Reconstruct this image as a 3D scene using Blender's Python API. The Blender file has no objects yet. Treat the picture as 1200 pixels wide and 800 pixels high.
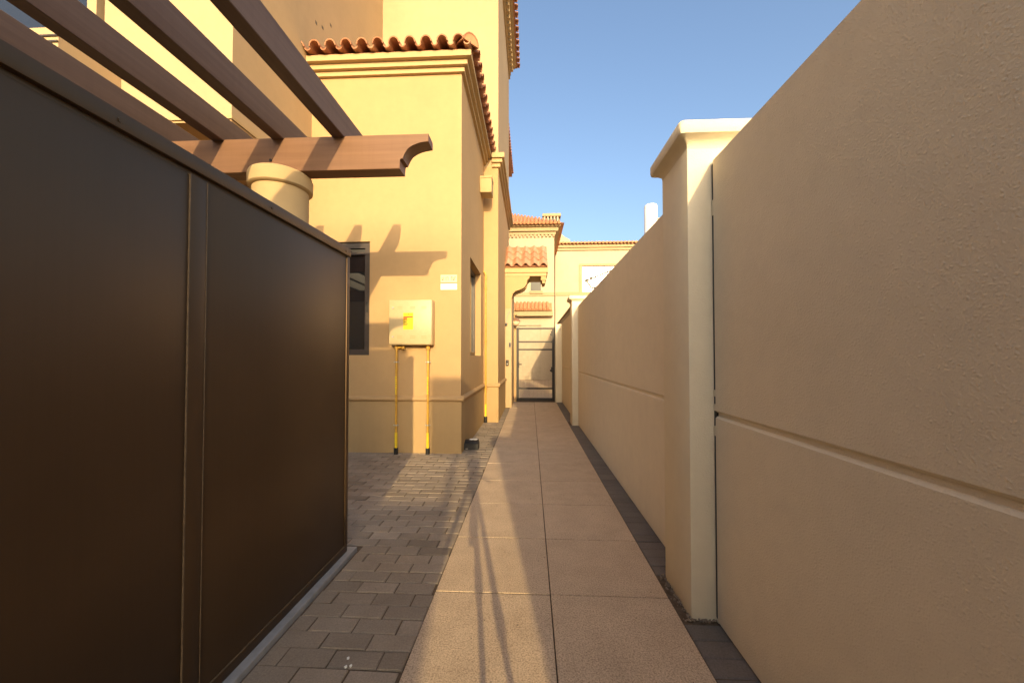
import bpy, bmesh, math, random
from mathutils import Vector, Matrix

random.seed(7)
scene = bpy.context.scene
C = scene.collection

# ------------------------------------------------------------------ camera
CAM_H = 1.2
FPX = 440.0                      # focal length in pixels of the 1200 px photograph
YAW, PITCH, SHIFT = math.atan(21.5 / FPX), math.atan(9.0 / FPX), 9.5
cam_d = bpy.data.cameras.new('camera')
cam = bpy.data.objects.new('camera', cam_d)
C.objects.link(cam)
cam.location = (0, 0, CAM_H)
cam.rotation_euler = (math.pi / 2 + PITCH, 0, YAW)
cam_d.sensor_fit = 'HORIZONTAL'
cam_d.sensor_width = 36.0
cam_d.lens = 36.0 * FPX / 1200.0
cam_d.shift_y = SHIFT / 1200.0
cam_d.clip_start = 0.02
cam_d.clip_end = 3000
scene.camera = cam

# ------------------------------------------------------------------ sun and sky
SUN = Vector((-0.148, 1.0, -0.27))          # direction the light travels
SUN_EL = math.atan2(0.27, math.hypot(0.148, 1.0))
world = bpy.data.worlds.new('World')
scene.world = world
world.use_nodes = True
wn, wl = world.node_tree.nodes, world.node_tree.links
wn.clear()
sky = wn.new('ShaderNodeTexSky')
sky.sky_type = 'NISHITA'
sky.sun_disc = False
sky.sun_elevation = SUN_EL
sky.sun_rotation = math.atan2(0.148, -1.0)
sky.altitude = 0
sky.air_density = 1.0
sky.dust_density = 5.5
sky.ozone_density = 1.9
bg = wn.new('ShaderNodeBackground')
bg.inputs['Strength'].default_value = 0.15
wo = wn.new('ShaderNodeOutputWorld')
wl.new(sky.outputs[0], bg.inputs[0])
wl.new(bg.outputs[0], wo.inputs[0])

sun_d = bpy.data.lights.new('sun', 'SUN')
sun_d.energy = 2.3
sun_d.angle = math.radians(0.53)
sun_d.color = (1.0, 0.745, 0.39)
sun = bpy.data.objects.new('sun', sun_d)
C.objects.link(sun)
sun.rotation_euler = SUN.to_track_quat('-Z', 'Y').to_euler()
sun.location = (3, -20, 8)

scene.view_settings.view_transform = 'Standard'
scene.view_settings.look = 'None'
scene.view_settings.gamma = 1.0
scene.view_settings.use_curve_mapping = False
scene.view_settings.exposure = 1.22

# ------------------------------------------------------------------ helpers
def at(x, y, X=None, Y=None, Z=None):
    """photo pixel + one known world coordinate -> world point"""
    u, v = (x - 600) / FPX, -(y - 400 - SHIFT) / FPX
    d = Vector((u, v, -1))
    d = cam.rotation_euler.to_matrix() @ d
    o = Vector((0, 0, CAM_H))
    if Y is not None: t = Y / d.y
    elif X is not None: t = X / d.x
    else: t = (Z - CAM_H) / d.z
    return o + d * t

def wloc(o):
    v = Vector((0, 0, 0))
    if o.parent is None: return o.location.copy()
    return wloc(o.parent) + o.matrix_parent_inverse.translation + o.location

def setparent(o, p):
    if p is not None:
        o.parent = p
        o.matrix_parent_inverse = Matrix.Translation(-wloc(p))

def link(name, me, mat=None, parent=None, loc=None, rot=None):
    o = bpy.data.objects.new(name, me)
    C.objects.link(o)
    if mat is not None and len(me.materials) == 0: me.materials.append(mat)
    if loc is not None: o.location = loc
    if rot is not None: o.rotation_euler = rot
    setparent(o, parent)
    return o

def tomesh(name, bm, mat=None, smooth=False):
    bmesh.ops.recalc_face_normals(bm, faces=bm.faces)
    me = bpy.data.meshes.new(name)
    bm.to_mesh(me); bm.free()
    if smooth:
        for p in me.polygons: p.use_smooth = True
        me.set_sharp_from_angle(angle=math.radians(38))
    if mat is not None: me.materials.append(mat)
    return me

def obj(name, bm, mat, parent=None, smooth=False):
    return link(name, tomesh(name, bm, mat, smooth), None, parent)

def thing(name, label, cat, loc=(0, 0, 0), group=None):
    o = bpy.data.objects.new(name, None)
    C.objects.link(o)
    o.location = loc
    o.empty_display_size = 0.1
    return tag(o, label, cat, group)

def tag(o, label, cat, group=None):
    o['label'] = label; o['category'] = cat
    if group: o['group'] = group
    return o

def struct(o):
    o['kind'] = 'structure'
    return o

def bx(bm, x0, x1, y0, y1, z0, z1, bev=0.0, seg=2):
    r = bmesh.ops.create_cube(bm, size=1.0)
    vs = r['verts']
    bmesh.ops.scale(bm, vec=(abs(x1 - x0), abs(y1 - y0), abs(z1 - z0)), verts=vs)
    bmesh.ops.translate(bm, vec=((x0 + x1) / 2, (y0 + y1) / 2, (z0 + z1) / 2), verts=vs)
    if bev > 0:
        es = list({e for v in vs for e in v.link_edges})
        bmesh.ops.bevel(bm, geom=es, offset=bev, segments=seg, profile=0.5, affect='EDGES', clamp_overlap=True)

def box(name, mat, parent, *a, bev=0.0, seg=2, smooth=None):
    bm = bmesh.new()
    bx(bm, *a, bev=bev, seg=seg)
    return obj(name, bm, mat, parent, smooth=(bev > 0) if smooth is None else smooth)

def boxes(name, mat, parent, lst, bev=0.0):
    bm = bmesh.new()
    for a in lst: bx(bm, *a, bev=bev)
    return obj(name, bm, mat, parent, smooth=bev > 0)

def prism(bm, pts, axis, a0, a1):
    """polygon pts (2D) extruded along axis: 'x' -> pts are (y,z); 'y' -> (x,z); 'z' -> (x,y)"""
    def mk(p, a):
        return (a, p[0], p[1]) if axis == 'x' else (p[0], a, p[1]) if axis == 'y' else (p[0], p[1], a)
    A = [bm.verts.new(mk(p, a0)) for p in pts]
    B = [bm.verts.new(mk(p, a1)) for p in pts]
    n = len(pts)
    bm.faces.new(A); bm.faces.new(B[::-1])
    for i in range(n):
        bm.faces.new((A[i], B[i], B[(i + 1) % n], A[(i + 1) % n]))

def lathe(bm, prof, cx, cy, n=32, cap=True):
    rings = []
    for r, z in prof:
        rings.append([bm.verts.new((cx + r * math.cos(2 * math.pi * i / n), cy + r * math.sin(2 * math.pi * i / n), z)) for i in range(n)])
    for a, b in zip(rings, rings[1:]):
        for i in range(n):
            bm.faces.new((a[i], a[(i + 1) % n], b[(i + 1) % n], b[i]))
    if cap:
        bm.faces.new(rings[0]); bm.faces.new(rings[-1])

def tube(bm, p0, p1, r0, r1=None, n=12):
    r1 = r0 if r1 is None else r1
    p0, p1 = Vector(p0), Vector(p1)
    d = (p1 - p0).normalized()
    q = d.to_track_quat('Z', 'Y')
    A, B = [], []
    for i in range(n):
        a = 2 * math.pi * i / n
        w = q @ Vector((math.cos(a), math.sin(a), 0))
        A.append(bm.verts.new(p0 + w * r0)); B.append(bm.verts.new(p1 + w * r1))
    for i in range(n):
        bm.faces.new((A[i], A[(i + 1) % n], B[(i + 1) % n], B[i]))
    bm.faces.new(A); bm.faces.new(B[::-1])

def path_tube(bm, pts, r, n=10):
    for a, b in zip(pts, pts[1:]): tube(bm, a, b, r, n=n)

def wall_cells(axis, f, t, a0, a1, z0, z1, openings):
    """boxes of a wall with rectangular openings; axis 'x': wall runs along X, face at Y=f going back to f+t;
    axis 'y': wall runs along Y, face at X=f, body to f-t"""
    As = sorted({a0, a1, *[o[0] for o in openings], *[o[1] for o in openings]})
    Zs = sorted({z0, z1, *[o[2] for o in openings], *[o[3] for o in openings]})
    out = []
    for i in range(len(As) - 1):
        run = None
        for j in range(len(Zs) - 1):
            ca, cz = (As[i] + As[i + 1]) / 2, (Zs[j] + Zs[j + 1]) / 2
            hole = any(o[0] < ca < o[1] and o[2] < cz < o[3] for o in openings)
            if hole:
                if run: out.append((As[i], As[i + 1], run[0], run[1])); run = None
            else:
                run = (run[0], Zs[j + 1]) if run else (Zs[j], Zs[j + 1])
        if run: out.append((As[i], As[i + 1], run[0], run[1]))
    if axis == 'x': return [(p, q, f, f + t, r, s) for p, q, r, s in out]
    return [(f - t, f, p, q, r, s) for p, q, r, s in out]

# ------------------------------------------------------------------ materials
def new_mat(name):
    m = bpy.data.materials.new(name)
    m.use_nodes = True
    nt = m.node_tree
    return m, nt.nodes, nt.links, nt.nodes['Principled BSDF']

def mapped(N, L, scale=(1, 1, 1), coord='pos'):
    mp = N.new('ShaderNodeMapping')
    mp.inputs['Scale'].default_value = scale
    if coord == 'pos':
        g = N.new('ShaderNodeNewGeometry'); L.new(g.outputs['Position'], mp.inputs['Vector'])
    else:
        g = N.new('ShaderNodeTexCoord'); L.new(g.outputs['Object'], mp.inputs['Vector'])
    return mp.outputs['Vector']

def noise(N, L, vec, scale, detail=4, rough=0.55):
    n = N.new('ShaderNodeTexNoise')
    n.inputs['Scale'].default_value = scale
    n.inputs['Detail'].default_value = detail
    n.inputs['Roughness'].default_value = rough
    L.new(vec, n.inputs['Vector'])
    return n.outputs['Fac']

def ramp(N, L, fac, stops):
    r = N.new('ShaderNodeValToRGB')
    e = r.color_ramp.elements
    while len(e) < len(stops): e.new(0.5)
    for i, (p, c) in enumerate(stops):
        e[i].position = p; e[i].color = (*c, 1)
    L.new(fac, r.inputs['Fac'])
    return r.outputs['Color']

def mix(N, L, fac, a, b, mode='MIX'):
    m = N.new('ShaderNodeMix'); m.data_type = 'RGBA'; m.blend_type = mode
    for s, v in ((m.inputs[0], fac), (m.inputs[6], a), (m.inputs[7], b)):
        if isinstance(v, (int, float)): s.default_value = v
        elif isinstance(v, tuple): s.default_value = (*v, 1) if len(v) == 3 else v
        else: L.new(v, s)
    return m.outputs[2]

def math_n(N, L, op, a, b):
    m = N.new('ShaderNodeMath'); m.operation = op
    for s, v in ((m.inputs[0], a), (m.inputs[1], b)):
        if isinstance(v, (int, float)): s.default_value = v
        else: L.new(v, s)
    return m.outputs[0]

def bump(N, L, B, h, strength, dist):
    b = N.new('ShaderNodeBump')
    b.inputs['Strength'].default_value = strength
    b.inputs['Distance'].default_value = dist
    L.new(h, b.inputs['Height'])
    L.new(b.outputs['Normal'], B.inputs['Normal'])

def sc(c, k): return tuple(min(1, v * k) for v in c)

def stucco(name, col, lumps=0.0, grain=160, stren=0.35, stain=0.10, streak=0.0):
    m, N, L, B = new_mat(name)
    p = mapped(N, L)
    big = noise(N, L, p, 0.9, 5)
    c = ramp(N, L, big, [(0.3, sc(col, 1 - stain)), (0.7, sc(col, 1 + stain * 0.6))])
    fine = noise(N, L, p, 9, 6, 0.7)
    c = mix(N, L, 0.35, c, ramp(N, L, fine, [(0.3, sc(col, 0.88)), (0.65, sc(col, 1.05))]))
    if streak:
        ps = mapped(N, L, (7, 7, 0.35))
        s = noise(N, L, ps, 1.0, 4, 0.6)
        c = mix(N, L, streak, c, ramp(N, L, s, [(0.42, sc(col, 0.72)), (0.6, col)]))
    L.new(c, B.inputs['Base Color'])
    B.inputs['Roughness'].default_value = 0.85
    B.inputs['Specular IOR Level'].default_value = 0.25
    h = noise(N, L, p, grain, 3, 0.6)
    if lumps:
        v = N.new('ShaderNodeTexVoronoi'); v.inputs['Scale'].default_value = 105
        v.inputs['Randomness'].default_value = 1.0
        L.new(p, v.inputs['Vector'])
        lm = N.new('ShaderNodeMapRange')
        lm.inputs['From Min'].default_value = 0.42; lm.inputs['From Max'].default_value = 0.1
        L.new(v.outputs['Distance'], lm.inputs['Value'])
        nn = noise(N, L, p, 38, 3)
        msk = N.new('ShaderNodeMapRange')
        msk.inputs['From Min'].default_value = 0.38; msk.inputs['From Max'].default_value = 0.62
        L.new(nn, msk.inputs['Value'])
        k = math_n(N, L, 'MULTIPLY', math_n(N, L, 'MULTIPLY', lm.outputs[0], math_n(N, L, 'ADD', 0.8, math_n(N, L, 'MULTIPLY', 0.5, msk.outputs[0]))), lumps)
        h = math_n(N, L, 'ADD', h, k)
    wv = noise(N, L, p, 14, 2)
    h = math_n(N, L, 'ADD', h, wv)
    bump(N, L, B, h, stren, 0.004)
    return m

def plain(name, col, rough=0.5, metal=0.0, spec=0.5, var=0.12, nscale=25, bmp=0.0):
    m, N, L, B = new_mat(name)
    p = mapped(N, L)
    n = noise(N, L, p, nscale, 4)
    L.new(ramp(N, L, n, [(0.3, sc(col, 1 - var)), (0.7, sc(col, 1 + var))]), B.inputs['Base Color'])
    B.inputs['Roughness'].default_value = rough
    B.inputs['Metallic'].default_value = metal
    B.inputs['Specular IOR Level'].default_value = spec
    if bmp: bump(N, L, B, noise(N, L, p, nscale * 6, 3), bmp, 0.002)
    return m

def per_piece(name, cols, rough, grain, gcol, bmp, spec=0.3, gmix=0.5):
    m, N, L, B = new_mat(name)
    oi = N.new('ShaderNodeObjectInfo')
    c = ramp(N, L, oi.outputs['Random'], [(i / max(1, len(cols) - 1), k) for i, k in enumerate(cols)])
    p = mapped(N, L)
    n = noise(N, L, p, grain, 5, 0.7)
    c = mix(N, L, gmix, c, ramp(N, L, n, gcol), 'MULTIPLY')
    n2 = noise(N, L, p, 5, 5, 0.65)
    c = mix(N, L, 0.5, c, ramp(N, L, n2, [(0.3, (0.68, 0.66, 0.64)), (0.65, (1.0, 1.0, 1.0))]), 'MULTIPLY')
    L.new(c, B.inputs['Base Color'])
    B.inputs['Roughness'].default_value = rough
    B.inputs['Specular IOR Level'].default_value = spec
    bump(N, L, B, n, bmp, 0.003)
    return m

def wood(name, axis, c0, c1):
    m, N, L, B = new_mat(name)
    s = {'x': (1.2, 26, 26), 'y': (26, 1.2, 26)}[axis]
    p = mapped(N, L, s)
    n = noise(N, L, p, 1.0, 6, 0.6)
    c = ramp(N, L, n, [(0.28, c0), (0.72, c1)])
    d = noise(N, L, mapped(N, L, (22, 22, 1.5)), 1.0, 3, 0.6)
    c = mix(N, L, 0.22, c, ramp(N, L, d, [(0.5, (1, 1, 1)), (0.72, (0.72, 0.7, 0.7))]), 'MULTIPLY')
    L.new(c, B.inputs['Base Color'])
    B.inputs['Roughness'].default_value = 0.55
    B.inputs['Specular IOR Level'].default_value = 0.3
    bump(N, L, B, n, 0.12, 0.002)
    return m

M = {}
WALLC = (0.45, 0.295, 0.142)
M['house'] = stucco('house_render', WALLC, stren=0.22, streak=0.06)
M['house_up'] = stucco('house_render_pale', (0.46, 0.335, 0.19), stren=0.22, streak=0.05)
M['plinth'] = stucco('plinth_render', (0.42, 0.285, 0.135), stren=0.25, stain=0.14, streak=0.12)
M['trim'] = stucco('trim_render', (0.47, 0.335, 0.17), stren=0.15)
M['bwall'] = stucco('boundary_render', (0.78, 0.68, 0.50), lumps=0.4, grain=200, stren=0.5, stain=0.04, streak=0.03)
M['pillar'] = stucco('pillar_render', (0.74, 0.655, 0.48), lumps=0.4, grain=150, stren=0.3, stain=0.06, streak=0.05)
M['far'] = stucco('far_render', (0.46, 0.375, 0.27), stren=0.1)
M['far_trim'] = stucco('far_trim', (0.40, 0.30, 0.175), stren=0.1)
M['slab'] = per_piece('exposed_aggregate', [(0.62, 0.485, 0.34), (0.68, 0.535, 0.375), (0.64, 0.505, 0.355), (0.70, 0.55, 0.39)], 0.8, 150,
                      [(0.36, (0.42, 0.38, 0.36)), (0.5, (0.86, 0.84, 0.82)), (0.66, (1.15, 1.12, 1.08))], 0.5, gmix=0.85)
M['paver'] = per_piece('grey_paver', [(0.25, 0.205, 0.155), (0.36, 0.295, 0.225), (0.29, 0.24, 0.185), (0.40, 0.33, 0.255), (0.32, 0.265, 0.205)], 0.8, 140,
                       [(0.3, (0.65, 0.63, 0.6)), (0.7, (1.1, 1.1, 1.1))], 0.5, gmix=0.8)
M['paver_dark'] = per_piece('dark_paver', [(0.16, 0.145, 0.13), (0.20, 0.18, 0.16), (0.175, 0.155, 0.14)], 0.8, 140,
                       [(0.3, (0.65, 0.63, 0.6)), (0.7, (1.1, 1.1, 1.1))], 0.5, gmix=0.8)
M['sand'] = plain('joint_sand', (0.12, 0.088, 0.06), 0.95, 0, 0.1, 0.3, 40, 0.5)
M['joint'] = plain('dark_joint', (0.10, 0.07, 0.045), 0.95, 0, 0.1, 0.3, 40)
M['ground'] = plain('sandy_ground', (0.36, 0.27, 0.18), 0.95, 0, 0.1, 0.15, 2, 0.3)
M['kerb'] = plain('grey_strip', (0.30, 0.30, 0.29), 0.7, 0, 0.3, 0.12, 18, 0.3)
M['tile'] = per_piece('terracotta', [(0.40, 0.17, 0.085), (0.48, 0.23, 0.125), (0.36, 0.15, 0.075), (0.52, 0.28, 0.16)], 0.8, 50,
                      [(0.3, (0.7, 0.66, 0.62)), (0.7, (1.1, 1.1, 1.1))], 0.3)
M['tile_pink'] = per_piece('terracotta_pink', [(0.58, 0.30, 0.18), (0.64, 0.36, 0.23), (0.54, 0.27, 0.16), (0.62, 0.33, 0.2)], 0.8, 50,
                      [(0.3, (0.75, 0.7, 0.66)), (0.7, (1.1, 1.1, 1.1))], 0.3)
M['tile_far'] = plain('terracotta_far', (0.50, 0.24, 0.12), 0.85, 0, 0.2, 0.25, 9)
M['beam'] = wood('pergola_beam_wood', 'x', (0.165, 0.085, 0.045), (0.215, 0.115, 0.062))
M['rafter'] = wood('pergola_rafter_wood', 'y', (0.095, 0.062, 0.050), (0.13, 0.087, 0.070))
M['alu'] = plain('dark_window_frame', (0.05, 0.036, 0.028), 0.4, 0.0, 0.5, 0.1)
M['black'] = plain('black_plastic', (0.012, 0.012, 0.013), 0.45, 0, 0.5, 0.2)
M['iron'] = plain('dark_gate_metal', (0.018, 0.015, 0.014), 0.5, 0.3, 0.5, 0.2)
M['gasbox'] = plain('cream_box', (0.47, 0.365, 0.2), 0.45, 0, 0.5, 0.04)
M['pipe'] = plain('ochre_pipe', (0.52, 0.29, 0.035), 0.4, 0, 0.5, 0.15)
M['pipe_y'] = plain('yellow_pipe_sleeve', (0.75, 0.55, 0.02), 0.4, 0, 0.5, 0.08)
M['steel'] = plain('steel_clamp', (0.45, 0.43, 0.40), 0.4, 0.8)
M['white'] = plain('white_plate', (0.82, 0.81, 0.78), 0.5, 0, 0.5, 0.03)
M['label_y'] = plain('yellow_label', (0.80, 0.56, 0.01), 0.5, 0, 0.4, 0.03)
M['label_r'] = plain('red_print', (0.50, 0.10, 0.02), 0.5, 0, 0.4, 0.05)
M['print'] = plain('dark_print', (0.10, 0.07, 0.03), 0.6, 0, 0.3, 0.05)
M['plate'] = plain('pinkish_plate', (0.74, 0.52, 0.34), 0.5, 0, 0.4, 0.05)
M['lampshade'] = plain('brown_lamp_shade', (0.22, 0.12, 0.07), 0.5)
M['crumb'] = plain('mortar_crumb', (0.24, 0.19, 0.14), 0.9, 0, 0.2, 0.3, 60)
M['print_red'] = plain('brown_print', (0.26, 0.12, 0.08), 0.6, 0, 0.3, 0.05)
M['door'] = plain('pale_planks', (0.42, 0.345, 0.245), 0.6, 0, 0.3, 0.08, 6)

def brown_metal():
    m, N, L, B = new_mat('brown_metal_sheet')
    p = mapped(N, L, (90, 90, 1.2))
    n = noise(N, L, p, 1.0, 4, 0.6)
    n2 = noise(N, L, mapped(N, L), 2.2, 5)
    c = ramp(N, L, n, [(0.3, (0.098, 0.064, 0.036)), (0.7, (0.104, 0.068, 0.039))])
    c = mix(N, L, 0.35, c, ramp(N, L, n2, [(0.35, (0.086, 0.055, 0.030)), (0.7, (0.116, 0.077, 0.045))]))
    L.new(c, B.inputs['Base Color'])
    B.inputs['Metallic'].default_value = 0.65
    r = N.new('ShaderNodeMapRange')
    r.inputs['To Min'].default_value = 0.40; r.inputs['To Max'].default_value = 0.5
    L.new(n2, r.inputs['Value'])
    L.new(r.outputs[0], B.inputs['Roughness'])
    B.inputs['Specular IOR Level'].default_value = 0.15
    bump(N, L, B, n, 0.03, 0.001)
    return m
M['brown'] = brown_metal()

def glass_mat(name, col, rough=0.03):
    m, N, L, B = new_mat(name)
    n = noise(N, L, mapped(N, L), 1.3, 3)
    L.new(ramp(N, L, n, [(0.3, sc(col, 0.8)), (0.7, col)]), B.inputs['Base Color'])
    B.inputs['Roughness'].default_value = rough
    B.inputs['Specular IOR Level'].default_value = 0.9
    B.inputs['IOR'].default_value = 1.6
    return m
M['glass'] = glass_mat('dark_window_glass', (0.015, 0.017, 0.02))
M['glass_far'] = glass_mat('pale_window_glass', (0.55, 0.56, 0.56), 0.15)

# ------------------------------------------------------------------ ground
g = bmesh.new()
bx(g, -400, 400, -400, 400, -0.6, -0.05)
struct(obj('ground', g, M['ground']))

PL, PC, PR = -0.49, 0.10, 0.69          # footpath edges and centre joint
ROW = 0.585
ROW0 = 1.934 - 8 * ROW
WX = 0.845                               # face of the boundary wall
FY = 4.68                               # house front
SX = -0.87                              # house side wall
bed = struct(box('paving_bed', M['sand'], None, -7.5, WX + 0.3, -6.0, 10.4, -0.049, -0.009))

def piece_mesh(name, w, d, h, bev, mat):
    bm = bmesh.new()
    r = bmesh.ops.create_cube(bm, size=1.0)
    bmesh.ops.scale(bm, vec=(w, d, h), verts=r['verts'])
    bmesh.ops.translate(bm, vec=(0, 0, -h / 2), verts=r['verts'])
    es = [e for e in bm.edges if all(v.co.z > -0.001 for v in e.verts)]
    bmesh.ops.bevel(bm, geom=es, offset=bev, segments=1, affect='EDGES')
    return tomesh(name, bm, mat)

# footpath slabs
foot = struct(box('footpath', M['joint'], None, PL, PR, ROW0, ROW0 + 23 * ROW, -0.0085, -0.006))
cache = {}
def piece(name, parent, x0, x1, y0, y1, mat, h=0.03, bev=0.003, jit=0.0015, tilt=0.002, ztop=0.0):
    k = (name, round((x1 - x0) * 500) / 500, round((y1 - y0) * 500) / 500)
    if k not in cache: cache[k] = piece_mesh(name, k[1] if k[1] > 0.01 else 0.01, k[2], h, bev, mat)
    return link(name, cache[k], None, parent, ((x0 + x1) / 2, (y0 + y1) / 2, ztop + random.uniform(-jit, jit)),
                (random.uniform(-tilt, tilt), random.uniform(-tilt, tilt), random.uniform(-tilt, tilt)))
for k in range(22):
    y0 = ROW0 + k * ROW
    for a, b in ((PL, PC), (PC, PR)):
        piece('paving_slab', foot, a + 0.003, b - 0.003, y0 + 0.0045, y0 + ROW - 0.0045, M['slab'], 0.04, 0.0012, 0.001, 0.0012)

# block paving to the left of the path
blocks = struct(box('block_paving', M['sand'], None, -7.0, PL, 0.3, 8.9, -0.0085, -0.0072))
BL, BW = 0.198, 0.0935
bulk = bmesh.new()
row = 0
y = 0.6
while y < 8.8:
    left = -1.07 if y < 2.30 else (-7.0 if y < FY - 0.02 else SX if y < 6.92 else -0.6)
    if y + BW > FY + 0.0 and y < FY and False: pass
    off = (row % 2) * BL / 2 + random.uniform(-0.012, 0.012)
    x = PL + off
    while x > left:
        a, b = max(x - BL, left), min(x, PL)
        x -= BL
        if b - a < 0.03: continue
        y1 = y + BW
        vis = b > -0.52 * max(y, 0.1) and a > -2.75 and y > 1.2 and y < 7.6
        if vis:
            e = [random.uniform(0.001, 0.0045) for _ in range(4)]
            piece('paving_block', blocks, a + e[0], b - e[1], y + e[2], y1 - e[3], M['paver'], 0.03, 0.004, 0.0022, 0.009, -0.001)
        else:
            bx(bulk, a + 0.002, b - 0.002, y + 0.0015, y1 - 0.0015, -0.006, -0.001)
    y += BW
    row += 1
o = obj('far_paving_blocks', bulk, M['paver'], blocks)
o['kind'] = 'stuff'

# dark border strip beside the boundary wall
PILLARS = [-3.13, 1.788, 6.70]          # front faces of the pillars (Y)
strip = struct(box('border_paving', M['sand'], None, PR, WX + 0.02, -3.0, 10.3, -0.0085, -0.0065))
y = 0.9
while y < 10.2:
    if not any(p - 0.02 < y + 0.047 < p + 0.36 for p in PILLARS):
        piece('border_block', strip, PR + 0.004, WX + 0.012, y + 0.0015, y + 0.0935, M['paver_dark'], 0.03, 0.004, 0.0025, 0.008, -0.002)
    y += 0.095

# crumbled mortar round the near pillar's foot
rb = bmesh.new()
for i in range(130):
    t = random.random()
    if random.random() < 0.65: px_, py_ = 0.735 - abs(random.gauss(0, 0.012)), 1.765 + 0.38 * t
    else: px_, py_ = 0.70 + 0.15 * t, 1.785 - abs(random.gauss(0, 0.008))
    if px_ < 0.695: continue
    r = random.uniform(0.002, 0.007)
    q = bmesh.ops.create_icosphere(rb, subdivisions=1, radius=r)
    bmesh.ops.translate(rb, vec=(px_, py_, 0.001), verts=q['verts'])
o = obj('mortar_crumbs', rb, M['crumb'])
tag(o, 'loose grey mortar crumbs along the foot of the beige wall pillar', 'rubble'); o['kind'] = 'stuff'

# grit and dropped paint specks on the paving
grit = bmesh.new()
for i in range(260):
    gx, gy = random.uniform(-1.0, 0.84), random.uniform(1.2, 6.0)
    r = random.uniform(0.0012, 0.0035)
    q = bmesh.ops.create_icosphere(grit, subdivisions=1, radius=r)
    bmesh.ops.translate(grit, vec=(gx, gy, 0.001), verts=q['verts'])
o = obj('loose_grit', grit, M['crumb'])
tag(o, 'pale grit scattered over the footpath and the block paving', 'grit'); o['kind'] = 'stuff'

# chalky droppings on the blocks
for k, (a, b) in enumerate(((405, 781), (411, 780), (408, 771))):
    q = at(a, b, Z=0.0)
    bm = bmesh.new()
    n_ = 9
    prism(bm, [(q.x + 0.005 * math.cos(2 * math.pi * i / n_) * random.uniform(.6, 1.3), q.y + 0.005 * math.sin(2 * math.pi * i / n_) * random.uniform(.6, 1.3)) for i in range(n_)], 'z', -0.002, 0.004)
    o = obj('chalky_spot', bm, M['white'])
    tag(o, 'tiny chalky white spot on the block paving beside the brown gate', 'stain', 'white spots on the block paving')

# ------------------------------------------------------------------ boundary wall
WTOP, GRV = 2.12, 0.94
def wall_panel(y0, y1, label, ends=True):
    t = thing('boundary_wall', label, 'wall', (WX + 0.06, (y0 + y1) / 2, 0), 'boundary wall sections beside the footpath')
    g = 0.0085
    def prof(z0, z1, top):
        b = 0.009
        pts = [(WX + 0.12, z0), (WX + b, z0), (WX, z0 + b), (WX, z1 - b), (WX + b, z1), (WX + 0.12, z1)]
        return pts
    for nm, z0, z1 in (('lower_panel', 0.0, GRV - g), ('upper_panel', GRV + g, WTOP)):
        bm = bmesh.new()
        prism(bm, prof(z0, z1, 0), 'y', y0, y1)
        obj(nm, bm, M['bwall'], t)
    box('groove', M['bwall'], t, WX + 0.013, WX + 0.118, y0, y1, GRV - g - 0.004, GRV + g + 0.004)
    return t
PD = 0.335
wall_panel(PILLARS[0] + PD, PILLARS[1] - 0.024, 'long beige rendered boundary wall section with a gap before the tall pillar')
wall_panel(PILLARS[1] + PD, PILLARS[2] - 0.012, 'beige rendered boundary wall section between the two capped pillars')
wall_panel(PILLARS[2] + PD, 10.11, 'short beige boundary wall section running up to the metal gate')

def wall_pillar(y, label):
    t = thing('wall_pillar', label, 'pillar', (0.91, y + PD / 2, 0), 'capped pillars of the boundary wall')
    x0, x1 = 0.738, 1.075
    box('shaft', M['pillar'], t, x0, x1, y, y + PD, -0.03, 2.195, bev=0.006)
    bm = bmesh.new()
    cx, cy = (x0 + x1) / 2, y + PD / 2
    prof = [(0.168, 2.180), (0.172, 2.200), (0.190, 2.216), (0.204, 2.222), (0.218, 2.229), (0.222, 2.240), (0.222, 2.278), (0.217, 2.287), (0.203, 2.292)]
    rings = []
    for h, z in prof:
        c = 0.02 if h > 0.2 else 0.008
        ring = []
        for sx_, sy_ in ((1, 1), (-1, 1), (-1, -1), (1, -1)):
            for k in range(3):
                a = math.atan2(sy_, sx_) - math.pi / 4 + k * math.pi / 4
                ring.append(bm.verts.new((cx + sx_ * (h - c) + c * math.cos(a), cy + sy_ * (h - c) + c * math.sin(a), z)))
        rings.append(ring)
    for a, b in zip(rings, rings[1:]):
        for i in range(12): bm.faces.new((a[i], a[(i + 1) % 12], b[(i + 1) % 12], b[i]))
    bm.faces.new(rings[0]); bm.faces.new(rings[-1])
    obj('cap', bm, M['pillar'], t, smooth=True)
    return t
wall_pillar(PILLARS[0], 'capped beige wall pillar at the street end of the boundary wall')
t = wall_pillar(PILLARS[1], 'tall capped beige wall pillar beside the open vertical gap in the wall')
# mortar plugs in the open joint between panel and pillar
for z0, z1 in ((0.0, 0.012), (0.84, 0.885), (0.955, 0.985), (1.02, 1.05), (1.86, 1.93)):
    box('mortar_plug', M['pillar'], t, WX + 0.002, WX + 0.09, PILLARS[1] - 0.026, PILLARS[1] + 0.002, z0, z1)
box('gap_shade', M['black'], t, WX + 0.005, WX + 0.10, PILLARS[1] - 0.0235, PILLARS[1] - 0.001, 0.012, 2.1)  # black strip stands in for the shade inside the open joint
wall_pillar(PILLARS[2], 'farther capped beige wall pillar between the wall sections near the gate')

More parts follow.
